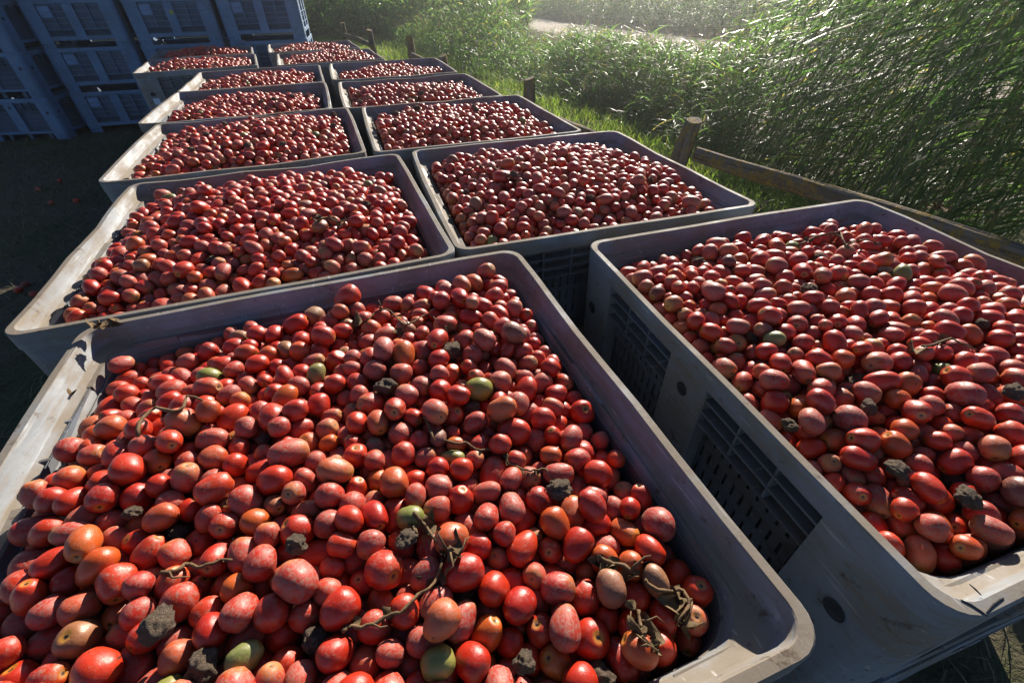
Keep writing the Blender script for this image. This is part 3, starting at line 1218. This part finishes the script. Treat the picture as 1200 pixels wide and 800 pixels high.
VINES = [
    ([(402, 742), (430, 735), (470, 718), (505, 690), (520, 668), (528, 640)], 0.0028, 7, 'forked dead vine stem lying across the tomatoes', [0.2, 0.85, 0.95]),
    ([(497, 490), (512, 525), (545, 523), (580, 535), (612, 552), (640, 553), (652, 575)], 0.0026, 3, 'thin curved dry stem lying over red tomatoes', [1.0]),
    ([(700, 655), (735, 668), (765, 690), (790, 700), (806, 712), (800, 740)], 0.0035, 16, 'knotted dry vine with withered curled leaves', [0.15, 0.3, 0.8, 0.95, 1.0]),
    ([(485, 600), (498, 622), (520, 642), (538, 652)], 0.0027, 5, 'short dead stem beside a green tomato', [0.9, 1.0]),
    ([(190, 672), (225, 668), (272, 657)], 0.0032, 1, 'pair of straight dark twigs', [0.1]),
    ([(162, 512), (182, 498), (205, 484), (238, 470)], 0.0035, 0, 'bent black twig', []),
    ([(430, 378), (455, 372), (480, 384), (505, 378), (525, 385)], 0.0024, 5, 'dry vine tangle below the back rim', [0.2, 0.6]),
    ([(745, 720), (752, 745), (770, 765)], 0.0024, 8, 'clump of withered leaves hanging between tomatoes', [0.3, 0.6, 0.9]),
    ([(935, 288), (968, 283), (1000, 289), (1032, 290)], 0.0032, 6, 'crooked dead stem with curled leaves', [0.3, 0.5]),
    ([(1078, 408), (1110, 402), (1142, 412)], 0.0024, 3, 'short dry stem on red tomatoes', [0.7]),
    ([(990, 700), (1000, 690)], 0.0016, 0, None, []),
    ([(540, 205), (560, 200), (590, 206), (612, 212)], 0.0030, 4, 'dry vine scrap on distant tomatoes', [0.5]),
    ([(375, 258), (398, 270), (420, 268)], 0.0030, 6, 'brown vine scrap with curled leaves', [0.4, 0.8]),
]
rv = random.Random(5)
for pts, rad, nl, lab, forks in VINES:
    if lab is None:
        continue
    dense = []
    for (a0, b0), (a1, b1) in zip(pts[:-1], pts[1:]):
        kk = max(2, int(math.hypot(a1 - a0, b1 - b0) / 9))
        dense += [(a0 + (a1 - a0) * q / kk, b0 + (b1 - b0) * q / kk) for q in range(kk)]
    dense.append(pts[-1])
    P = [surface(a, b, rad * 0.9) for a, b in dense]
    zz = [p.z for p in P]
    for i in range(len(P)):                       # bridge the gaps between tomatoes
        lo_, hi_ = max(0, i - 3), min(len(P), i + 4)
        P[i].z = 0.35 * zz[i] + 0.65 * max(zz[lo_:hi_])
    # smooth
    Q = []
    for i in range(len(P) - 1):
        for k in range(2):
            u = k / 2
            p0, p1, p2, p3 = P[max(0, i - 1)], P[i], P[i + 1], P[min(len(P) - 1, i + 2)]
            q = 0.5 * ((2 * p1) + (p2 - p0) * u + (2 * p0 - 5 * p1 + 4 * p2 - p3) * u * u + (3 * p1 - p0 - 3 * p2 + p3) * u ** 3)
            Q.append(q + Vector((rv.uniform(-1, 1), rv.uniform(-1, 1), rv.uniform(-0.3, 1))) * 0.0014)
    Q.append(P[-1])
    root = empty('dead_vine', Q[0])
    o0 = Q[0]
    Q = [q - o0 for q in Q]
    mb = MB()
    mb.add(*tube(Q, [rad * (1.15 - 0.5 * i / len(Q)) * rv.uniform(0.85, 1.2) for i in range(len(Q))], 6))
    for fpos in forks:
        q = Q[min(len(Q) - 1, int(fpos * (len(Q) - 1)))]
        dirv = Vector((rv.uniform(-1, 1), rv.uniform(-1, 1), rv.uniform(0.0, 0.6))).normalized()
        br = [q, q + dirv * 0.012 + Vector((0, 0, 0.003)), q + dirv * 0.026 + Vector((rv.uniform(-.006, .006), rv.uniform(-.006, .006), 0.002)), q + dirv * 0.036 + Vector((rv.uniform(-.01, .01), 0, -0.006))]
        mb.add(*tube(br, [rad * 0.8, rad * 0.65, rad * 0.5, rad * 0.3], 5))
    link('stem', mb.mesh('stem', M_VINE, 0, True), root)
    for l in range(nl):
        q = Q[rv.randrange(len(Q))] + Vector((rv.uniform(-1, 1), rv.uniform(-1, 1), rv.uniform(-0.2, 0.5))) * 0.008
        V, F = crumpled(q, rv.uniform(0.014, 0.036), rv)
        me = pymesh('withered_leaf', V, F, M_WITHER, True)
        link('withered_leaf', me, root)
    h = hit(*pts[0])
    home = HOME[h[0]] if h else HOME['A1']
    tag(root, '%s in %s' % (lab, home), 'vine')

# dried leaf scraps lying on the rims
for n, (a, b, zz_, lab) in enumerate([(128, 384, 0.004, 'brown dried leaf scrap on the back corner of the yard row end crate'), (84, 459, -0.048, 'curled orange brown leaf on the side ledge of the yard row end crate'),
                                      (1098, 246, 0.003, 'brown leaf scrap on the back corner of the fence row end crate')]):
    p = Vector(on_z(a, b, RIM + zz_))
    root = empty('dried_leaf', p)
    tag(root, lab, 'leaf')
    for l in range(6 if n != 1 else 2):
        V, F = crumpled(Vector((rv.uniform(-0.02, 0.02), rv.uniform(-0.008, 0.008), rv.uniform(0.001, 0.006))), rv.uniform(0.018, 0.034), rv)
        zmin = min(v.z for v in V)
        V = [v - Vector((0, 0, min(0, zmin))) for v in V]
        link('leaf_piece', pymesh('leaf_piece', V, F, M_WITHER if n != 1 else M_VINE, True), root)

# ------------------------------------------------------------------ fallen tomatoes on the shaded ground
rf = random.Random(21)
spots = [(30, 333), (22, 340), (60, 238), (45, 222), (70, 212), (90, 236), (40, 345), (35, 365)]
for n, (a, b) in enumerate(spots):
    p = on_z(a, b, 0.02)
    o = link('fallen_tomato', tomato_mesh(n % 6, 0))
    r_ = rf.uniform(0.022, 0.028)
    o.location = (p[0], p[1], r_ * 0.95)
    o.scale = (r_, r_, r_ * rf.uniform(1.1, 1.4))
    o.rotation_euler = (math.pi / 2 + rf.uniform(-0.3, 0.3), 0, rf.uniform(0, 6.28))
    tag(o, 'fallen red tomato lying on the shaded ground beside the crates', 'tomato', 'fallen tomatoes on the shaded ground')

# ------------------------------------------------------------------ fence
def wood():
    t = NT('weathered_wood')
    co = t.objco()
    st = t.noise(t.vmath('MULTIPLY', co, (40.0, 40.0, 3.0)), 1.0, 5, 0.65, 0.4)
    n = t.noise(co, 7.0, 4, 0.6)
    li = t.math('MULTIPLY', t.ramp(t.noise(co, 11.0, 4, 0.7), 0.44, 0.56), t.ramp(t.noise(co, 55.0, 3, 0.7), 0.35, 0.6))
    col = t.mix(t.ramp(st, 0.35, 0.65), (0.085, 0.068, 0.052), (0.19, 0.16, 0.13))
    col = t.mix(t.ramp(n, 0.5, 0.7, 0, 0.5), col, (0.12, 0.11, 0.07))
    col = t.mix(t.math('MULTIPLY', li, 0.85), col, (0.30, 0.19, 0.025))
    t.link(col, t.bsdf.inputs['Base Color'])
    t.bsdf.inputs['Roughness'].default_value = 0.9
    t.bsdf.inputs['Specular IOR Level'].default_value = 0.15
    t.bump(t.math('ADD', st, t.math('MULTIPLY', li, 0.5)), 0.7, 0.01)
    return t.m


M_WOOD = wood()


def log_mesh(name, length, r0, r1, seed, chamfer=True, flat=1.0):
    """a rough round timber along +z from 0 to length"""
    V, F = [], []
    n, m = 12, 9
    for j in range(m):
        u = j / (m - 1)
        rad = r0 + (r1 - r0) * u
        if chamfer and j == m - 1:
            rad *= 0.86
        for i in range(n):
            th = 2 * math.pi * i / n
            q = Vector((math.cos(th) * 1.3 + seed * 3.1, math.sin(th) * 1.3, u * length * 2.2))
            k = 1 + 0.16 * mnoise.noise(q)
            V.append((rad * k * math.cos(th) * flat + 0.012 * math.sin(u * 5 + seed), rad * k * math.sin(th) + 0.01 * math.cos(u * 4 + seed * 2), u * length - (0.0 if j < m - 1 else 0.0) + 0.012 * math.sin(th + seed) * (j == m - 1)))
    for j in range(m - 1):
        for i in range(n):
            i2 = (i + 1) % n
            F.append((j * n + i, j * n + i2, (j + 1) * n + i2, (j + 1) * n + i))
    F.append(tuple(range(n))[::-1])
    F.append(tuple((m - 1) * n + i for i in range(n)))
    return pymesh(name, V, F, M_WOOD, False)


fence = empty('fence', (1.22, 3.06, 0))
tag(fence, 'low weathered wooden post and rail fence with yellow lichen beside the crates', 'fence')
f0 = Vector((1.22, 3.06, 0))
# (top pixel of the post, height of that top above the ground, radius)
POSTS = [((817, 141), 1.16, 0.058), ((625, 92), 1.13, 0.060), ((527, 65), 1.16, 0.062), ((478, 42), 1.20, 0.062), ((431, 35), 1.16, 0.062), ((402, 27), 1.16, 0.062)]
tops = []
for n, ((a, b), hh, rad) in enumerate(POSTS):
    p = on_z(a, b, hh)
    tops.append(Vector(p))
    o = link('post', log_mesh('post', hh + 0.25, rad * 1.05, rad, n + 1), fence)
    o.location = Vector((p[0], p[1], -0.25)) - f0
    o.rotation_euler = ((0.05, 0.13, 0.3) if n == 0 else (random.uniform(-.04, .04), random.uniform(-.05, .05), random.uniform(0, 6)))
    if n == 0:
        o.location.x -= 0.13 * 1.4
        o.location.y += 0.05 * 1.4


def rail(a, b, r0, r1, seed):
    a, b = Vector(a), Vector(b)
    d = b - a
    o = link('rail', log_mesh('rail', d.length, r0, r1, seed, False, 0.75), fence)
    o.location = a - f0
    o.rotation_euler = d.to_track_quat('Z', 'Y').to_euler()
    return o


def railpt(a, b, z):
    return on_z(a, b, z)


rail(railpt(818, 178, 0.98), railpt(1235, 318, 0.93), 0.046, 0.05, 11)
pe = railpt(1225, 315, 0.93)
o = link('post', log_mesh('post', 1.37, 0.062, 0.058, 9), fence)
o.location = Vector((pe[0] + 0.07, pe[1] + 0.02, -0.25)) - f0
rail(tops[0] + Vector((-0.02, 0.02, -0.32)), tops[1] + Vector((0, 0, -0.30)), 0.045, 0.05, 12)
rail(tops[1] + Vector((0, 0, -0.34)), tops[2] + Vector((0, 0, -0.42)), 0.045, 0.05, 13)
rail(tops[2] + Vector((0, 0, -0.24)), tops[3] + Vector((0, 0, -0.28)), 0.05, 0.055, 14)
rail(tops[4] + Vector((0, 0, -0.26)), tops[5] + Vector((0, 0, -0.24)), 0.05, 0.055, 15)

# ------------------------------------------------------------------ blades, reeds
def strips(base, direc, bend, length, width, rnd, seg=3, droop=0.5, side=None):
    """curved tapering strips (two-sided blades) as one array: base (n,3), direc (n,3) unit, bend (n,3) unit direction it curls to"""
    n = len(base)
    if side is None:
        side = np.cross(direc, bend)
        side /= np.linalg.norm(side, axis=1)[:, None] + 1e-9
    V = np.zeros((n, 2 * seg + 1, 3))
    for k in range(seg + 1):
        u = k / seg
        c = base + direc * (length * u)[:, None] + bend * (length * droop * u * u)[:, None]
        if k == seg:
            V[:, 2 * seg] = c
        else:
            wv = width * (0.55 + 1.5 * u) * (1 - u) if seg > 2 else width * (1 - 0.6 * u)
            V[:, 2 * k] = c - side * wv[:, None] / 2
            V[:, 2 * k + 1] = c + side * wv[:, None] / 2
    tri = []
    for k in range(seg - 1):
        a = 2 * k
        tri += [(a, a + 1, a + 3), (a, a + 3, a + 2)]
    tri.append((2 * seg - 2, 2 * seg - 1, 2 * seg))
    tri = np.array(tri)
    m = 2 * seg + 1
    F = (tri[None] + (np.arange(n) * m)[:, None, None]).reshape(-1, 3)
    return V.reshape(-1, 3), F, np.repeat(rnd, m)


def unit(a):
    return a / (np.linalg.norm(a, axis=1)[:, None] + 1e-9)


class Mass:
    def __init__(s):
        s.V, s.F, s.R, s.M, s.n = [], [], [], [], 0

    def add(s, vfr, mi):
        V, F, r = vfr
        s.V.append(V); s.F.append(F + s.n); s.R.append(r); s.M.append(np.full(len(F), mi)); s.n += len(V)

    def build(s, name, mats):
        me = npmesh(name, np.concatenate(s.V), np.concatenate(s.F), mats, np.concatenate(s.M), False)
        attr_f(me, 'rnd', np.concatenate(s.R))
        return link(name, me, kind='stuff')


def tall_factor(x, y):
    az = np.degrees(np.arctan2(x, y))
    right = smooth(22.0, 28.5, az)
    left = 1 - smooth(-1.5, 2.0, az)
    return np.maximum(right, left), right


def reed_bed(pos, hgt, leaves, llen, lwid, wind, rng, mass, seg=3, plume=0.1):
    n = len(pos)
    lean = rng.normal(0, 0.10, (n, 3))
    lean[:, 2] = 0
    lean += wind[:, None] * np.array([0.30, 0.05, 0])
    top = pos + np.stack([lean[:, 0] * hgt, lean[:, 1] * hgt, hgt], 1)
    axis = unit(top - pos)
    rn = rng.random(n)
    # stalks: three-sided thin prisms
    r0 = 0.0042
    V = np.zeros((n, 6, 3))
    for k in range(3):
        o = np.array([math.cos(k * 2.094), math.sin(k * 2.094), 0]) * r0
        V[:, k] = pos + o
        V[:, 3 + k] = top + o * 0.35
    tri = np.array([(0, 1, 4), (0, 4, 3), (1, 2, 5), (1, 5, 4), (2, 0, 3), (2, 3, 5)])
    F = (tri[None] + (np.arange(n) * 6)[:, None, None]).reshape(-1, 3)
    mass.add((V.reshape(-1, 3), F, np.repeat(rn, 6)), 1)
    # leaves
    m = n * leaves
    idx = np.repeat(np.arange(n), leaves)
    u = np.tile((np.arange(leaves) + 0.5) / leaves, n) * 0.92 + rng.uniform(-0.05, 0.05, m) + 0.06
    b = pos[idx] + (top - pos)[idx] * u[:, None]
    th = rng.uniform(0, 2 * np.pi, m)
    out = np.stack([np.cos(th), np.sin(th), np.zeros(m)], 1)
    wv = wind[idx]
    out = unit(out + wv[:, None] * np.array([1.7, 0.25, 0.0]))
    up = rng.uniform(0.3, 1.5, m) * (1 - 0.2 * wv)
    d = unit(out + np.stack([np.zeros(m), np.zeros(m), up], 1))
    bend = unit(out * 0.5 + np.array([0, 0, -1.0]))
    L = llen * rng.uniform(0.55, 1.2, m) * (1.1 - 0.35 * np.abs(u - 0.5))
    small = np.clip(hgt[idx] / 1.9, 0.55, 1.0)
    L = L * small
    side = np.cross(d, np.array([0, 0, 1.0])[None]) + rng.normal(0, 0.35, (m, 3))
    side = unit(side - d * (side * d).sum(1)[:, None])
    mass.add(strips(b, d, bend, L, lwid * small * rng.uniform(0.7, 1.25, m), rng.random(m), seg, 0.42, side), 0)
    # plumes
    k = rng.random(n) < plume
    if k.any():
        t = top[k]
        q = 34
        ii = np.repeat(np.arange(len(t)), q)
        v = rng.random(len(ii))
        ax = axis[k][ii]
        bb = t[ii] + ax * (0.24 * v)[:, None] - ax * 0.03
        thp = rng.uniform(0, 6.28, len(ii))
        o = np.stack([np.cos(thp) + 0.6, np.sin(thp), 0.9 + 0 * thp], 1)
        mass.add(strips(bb, unit(o), np.tile(np.array([[0.5, 0, -0.8]]), (len(ii), 1)), 0.10 * (1.15 - v) * rng.uniform(0.6, 1.2, len(ii)), np.full(len(ii), 0.007), rng.random(len(ii)), 2, 0.5), 2)


def sample(n, s0, s1, t0, t1, rng):
    s = rng.uniform(s0, s1, n)
    t = rng.uniform(t0, t1, n)
    x = P0[0] + s * LNRM[0] + t * LDIR[0]
    y = P0[1] + s * LNRM[1] + t * LDIR[1]
    return x, y, s, t


def in_view(x, y, z, pad=160):
    u, v, d = project(np.stack([x, y, z], 1))
    return (d > 0.2) & (u > -pad) & (u < 1200 + pad) & (v < 800 + pad)


rg = np.random.default_rng(3)
mats = [M_REED, M_STALK, M_PLUME]
# near reed bank beside the fence
near = Mass()
x, y, s, t = sample(15000, 0.0, 3.2, -6.5, 9.0, rg)
ragged = 0.35 * np.sin(t * 1.7) + 0.25 * np.sin(t * 4.1 + 1)
ok = (s > 0.45 + ragged) & in_view(x, y, np.full_like(x, 1.0), 420)
x, y, s, t, ragged = x[ok], y[ok], s[ok], t[ok], ragged[ok]
tf, rt = tall_factor(x, y)
z = ground_z(x, y)
top = (0.22 + 0.80 * smooth(0.5, 2.2, s) - 0.16 * np.clip(s - 2.0, 0, 3)) * (1 - tf) + rt * (2.75 + 0.1 * s) + np.clip(tf - rt, 0, 1) * (0.6 + 0.4 * s)
top = top * smooth(-0.2, 1.0, s - ragged * 0.7) ** 0.5
hgt = np.clip(top * rg.uniform(0.72, 1.12, len(x)), 0.35, 3.5) - z
dens = np.where(tf > 0.5, np.where(s < 2.3, 0.15, 0.0), 0.38) * np.where((np.hypot(x - 3.1, y - 5.2) < 0.9), 1.8, 1) * np.where((tf < 0.5) & (s < 1.05 + 0.8 * ragged), 0.06, 1.25)
k = rg.random(len(x)) < dens
reed_bed(np.stack([x, y, z], 1)[k], hgt[k], 10, 0.58, 0.029, 0.15 + 0.7 * rt[k], rg, near, 3, 0.12)
nb = near.build('reed_bed', mats)
tag(nb, 'dense green reed bed leaning in the wind behind the fence', 'reeds')

# reeds in the ditch and on its far side
mid = Mass()
x, y, s, t = sample(15000, 3.2, 7.4, -8, 26, rg)
ok = in_view(x, y, np.full_like(x, 0.5), 300)
x, y, s, t = x[ok], y[ok], s[ok], t[ok]
tf, rt = tall_factor(x, y)
z = ground_z(x, y)
dist = np.hypot(x, y)
lim = CAM[2] - dist * 0.088          # stays below the sight line to the track
top = lim * (1 - tf) + tf * 2.3
hgt = np.clip(top * rg.uniform(0.75, 1.05, len(x)), -0.4, 4) - z
k = (hgt > 0.2) & (rg.random(len(x)) < np.where(rt > 0.5, 0.12, 0.35))
reed_bed(np.stack([x, y, z], 1)[k], hgt[k], 8, 0.42, 0.034, 0.15 + 0.5 * rt[k], rg, mid, 2, 0.16)
mb_ = mid.build('ditch_reeds', mats)
tag(mb_, 'reeds growing in the ditch between the fence and the pale track', 'reeds')

# tall bushy reeds past the end of the fence
lf = Mass()
x, y, s, t = sample(9000, -0.2, 4.0, 8.5, 34, rg)
ok = in_view(x, y, np.full_like(x, 1.0), 250)
x, y, s, t = x[ok], y[ok], s[ok], t[ok]
tf, rt = tall_factor(x, y)
z = ground_z(x, y)
lump = 0.5 + 0.5 * np.sin(t * 0.9) * np.sin(t * 0.37 + 1)
top = tf * (0.55 + 0.42 * np.clip(s, 0, 4) + 0.35 * lump) + (1 - tf) * 0.6
hgt = np.clip(top * rg.uniform(0.7, 1.1, len(x)), 0.3, 4) - z
k = rg.random(len(x)) < 0.6
reed_bed(np.stack([x, y, z], 1)[k], hgt[k], 11, 0.28, 0.024, 0.1 + 0 * hgt[k], rg, lf, 2, 0.10)
lb_ = lf.build('tall_reeds', mats)
tag(lb_, 'tall bushy stand of reeds past the end of the fence', 'reeds')

# vegetation on the other side of the track
fm = Mass()
x, y, s, t = sample(16000, 12.2, 17.5, -22, 60, rg)
ok = in_view(x, y, np.full_like(x, 1.0), 250)
x, y, s, t = x[ok], y[ok], s[ok], t[ok]
z = ground_z(x, y)
hgt = rg.uniform(1.5, 3.0, len(x)) * (0.35 + 0.65 * smooth(12.2, 14.0, s))
k = rg.random(len(x)) < 0.5
reed_bed(np.stack([x, y, z], 1)[k], hgt[k], 8, 0.55, 0.06, 0.3 + 0 * hgt[k], rg, fm, 2, 0.08)
fb_ = fm.build('far_reeds', mats)
tag(fb_, 'hazy wall of reeds on the far side of the pale track', 'reeds')

# reeds behind the crate stacks
bk = Mass()
n = 7000
x = rg.uniform(-30, 1, n)
y = rg.uniform(24, 31, n)
ok = in_view(x, y, np.full_like(x, 1.0), 250)
x, y = x[ok], y[ok]
z = ground_z(x, y)
hgt = rg.uniform(1.7, 3.0, len(x))
reed_bed(np.stack([x, y, z], 1), hgt, 8, 0.6, 0.07, 0.2 + 0 * hgt, rg, bk, 2, 0.05)
bb_ = bk.build('distant_reeds', mats)
tag(bb_, 'distant green reeds beyond the stacks of empty crates', 'reeds')

# grass strip between the crates and the reeds
gm = Mass()
x, y, s, t = sample(95000, -3.0, 2.2, -4.5, 24, rg)
dist = np.hypot(x, y)
ok = in_view(x, y, np.full_like(x, 0.1), 300) & (rg.random(len(x)) < np.clip(6 / dist, 0.25, 1)) & (y > 1.5)
for _, cx, cy, ca in FULL:
    lx = (x - cx) * math.cos(ca) + (y - cy) * math.sin(ca)
    ly = -(x - cx) * math.sin(ca) + (y - cy) * math.cos(ca)
    ok &= ~((np.abs(lx) < 0.62) & (np.abs(ly) < 0.62))
x, y, s = x[ok], y[ok], s[ok]
n = len(x)
base = np.stack([x, y, ground_z(x, y) - 0.005], 1)
th = rg.uniform(0, 6.28, n)
out = np.stack([np.cos(th) + 0.25, np.sin(th), 0 * th], 1)
d = unit(out * rg.uniform(0.1, 0.6, n)[:, None] + np.array([0, 0, 1.0]))
clump = 0.5 + 0.5 * np.sin(x * 2.7 + 1.1 * np.sin(y * 3.1)) * np.sin(y * 2.2)
L = rg.uniform(0.10, 0.26, n) * (0.6 + 0.7 * clump) * (1 + 0.5 * smooth(-0.6, 0.6, s))
gm.add(strips(base, d, unit(out + np.array([0, 0, -0.6])), L, rg.uniform(0.006, 0.012, n) * (1 + 0.06 * np.hypot(x, y)), rg.random(n), 3, 0.45), 0)
go = gm.build('grass', [M_GRASS])
tag(go, 'sunlit green grass growing along the fence', 'grass')

# thin dry grass on the shaded yard
dm_ = Mass()
n = 45000
x = rg.uniform(-9.5, 3.0, n)
y = rg.uniform(-0.3, 8.2, n)
ok = in_view(x, y, np.zeros(n), 300)
for _, cx, cy, ca in FULL:
    lx = (x - cx) * math.cos(ca) + (y - cy) * math.sin(ca)
    ly = -(x - cx) * math.sin(ca) + (y - cy) * math.cos(ca)
    ok &= ~((np.abs(lx) < 0.615) & (np.abs(ly) < 0.615))
ok &= s_t(x, y)[0] < -1.2
x, y = x[ok], y[ok]
n = len(x)
th = rg.uniform(0, 6.28, n)
out = np.stack([np.cos(th), np.sin(th), 0 * th], 1)
d = unit(out * rg.uniform(0.3, 2.2, n)[:, None] + np.array([0, 0, 0.7]))
dm_.add(strips(np.stack([x, y, np.zeros(n) - 0.003], 1), d, unit(out + np.array([0, 0, -0.7])), rg.uniform(0.05, 0.17, n), rg.uniform(0.005, 0.011, n), rg.random(n), 2, 0.3), 0)
do = dm_.build('dry_grass', [M_DRY])
tag(do, 'thin trampled dry grass on the shaded ground beside the crates', 'grass')

# ------------------------------------------------------------------ sunlit haze over the field
hz = MB().box(-165, 165, -64, 264, -2.0, 4.6).mesh('haze', None)
t = NT('thin_haze')
t.n.remove(t.bsdf)
pv = t.node('ShaderNodeVolumePrincipled')
pv.inputs['Color'].default_value = (0.92, 0.94, 0.95, 1)
pv.inputs['Density'].default_value = 0.0024
pv.inputs['Anisotropy'].default_value = 0.82
t.link(pv.outputs[0], t.out.inputs['Volume'])
hz.materials.append(t.m)
ho = link('haze', hz, kind='stuff')
tag(ho, 'thin sunlit haze hanging over the crates and reeds', 'haze')
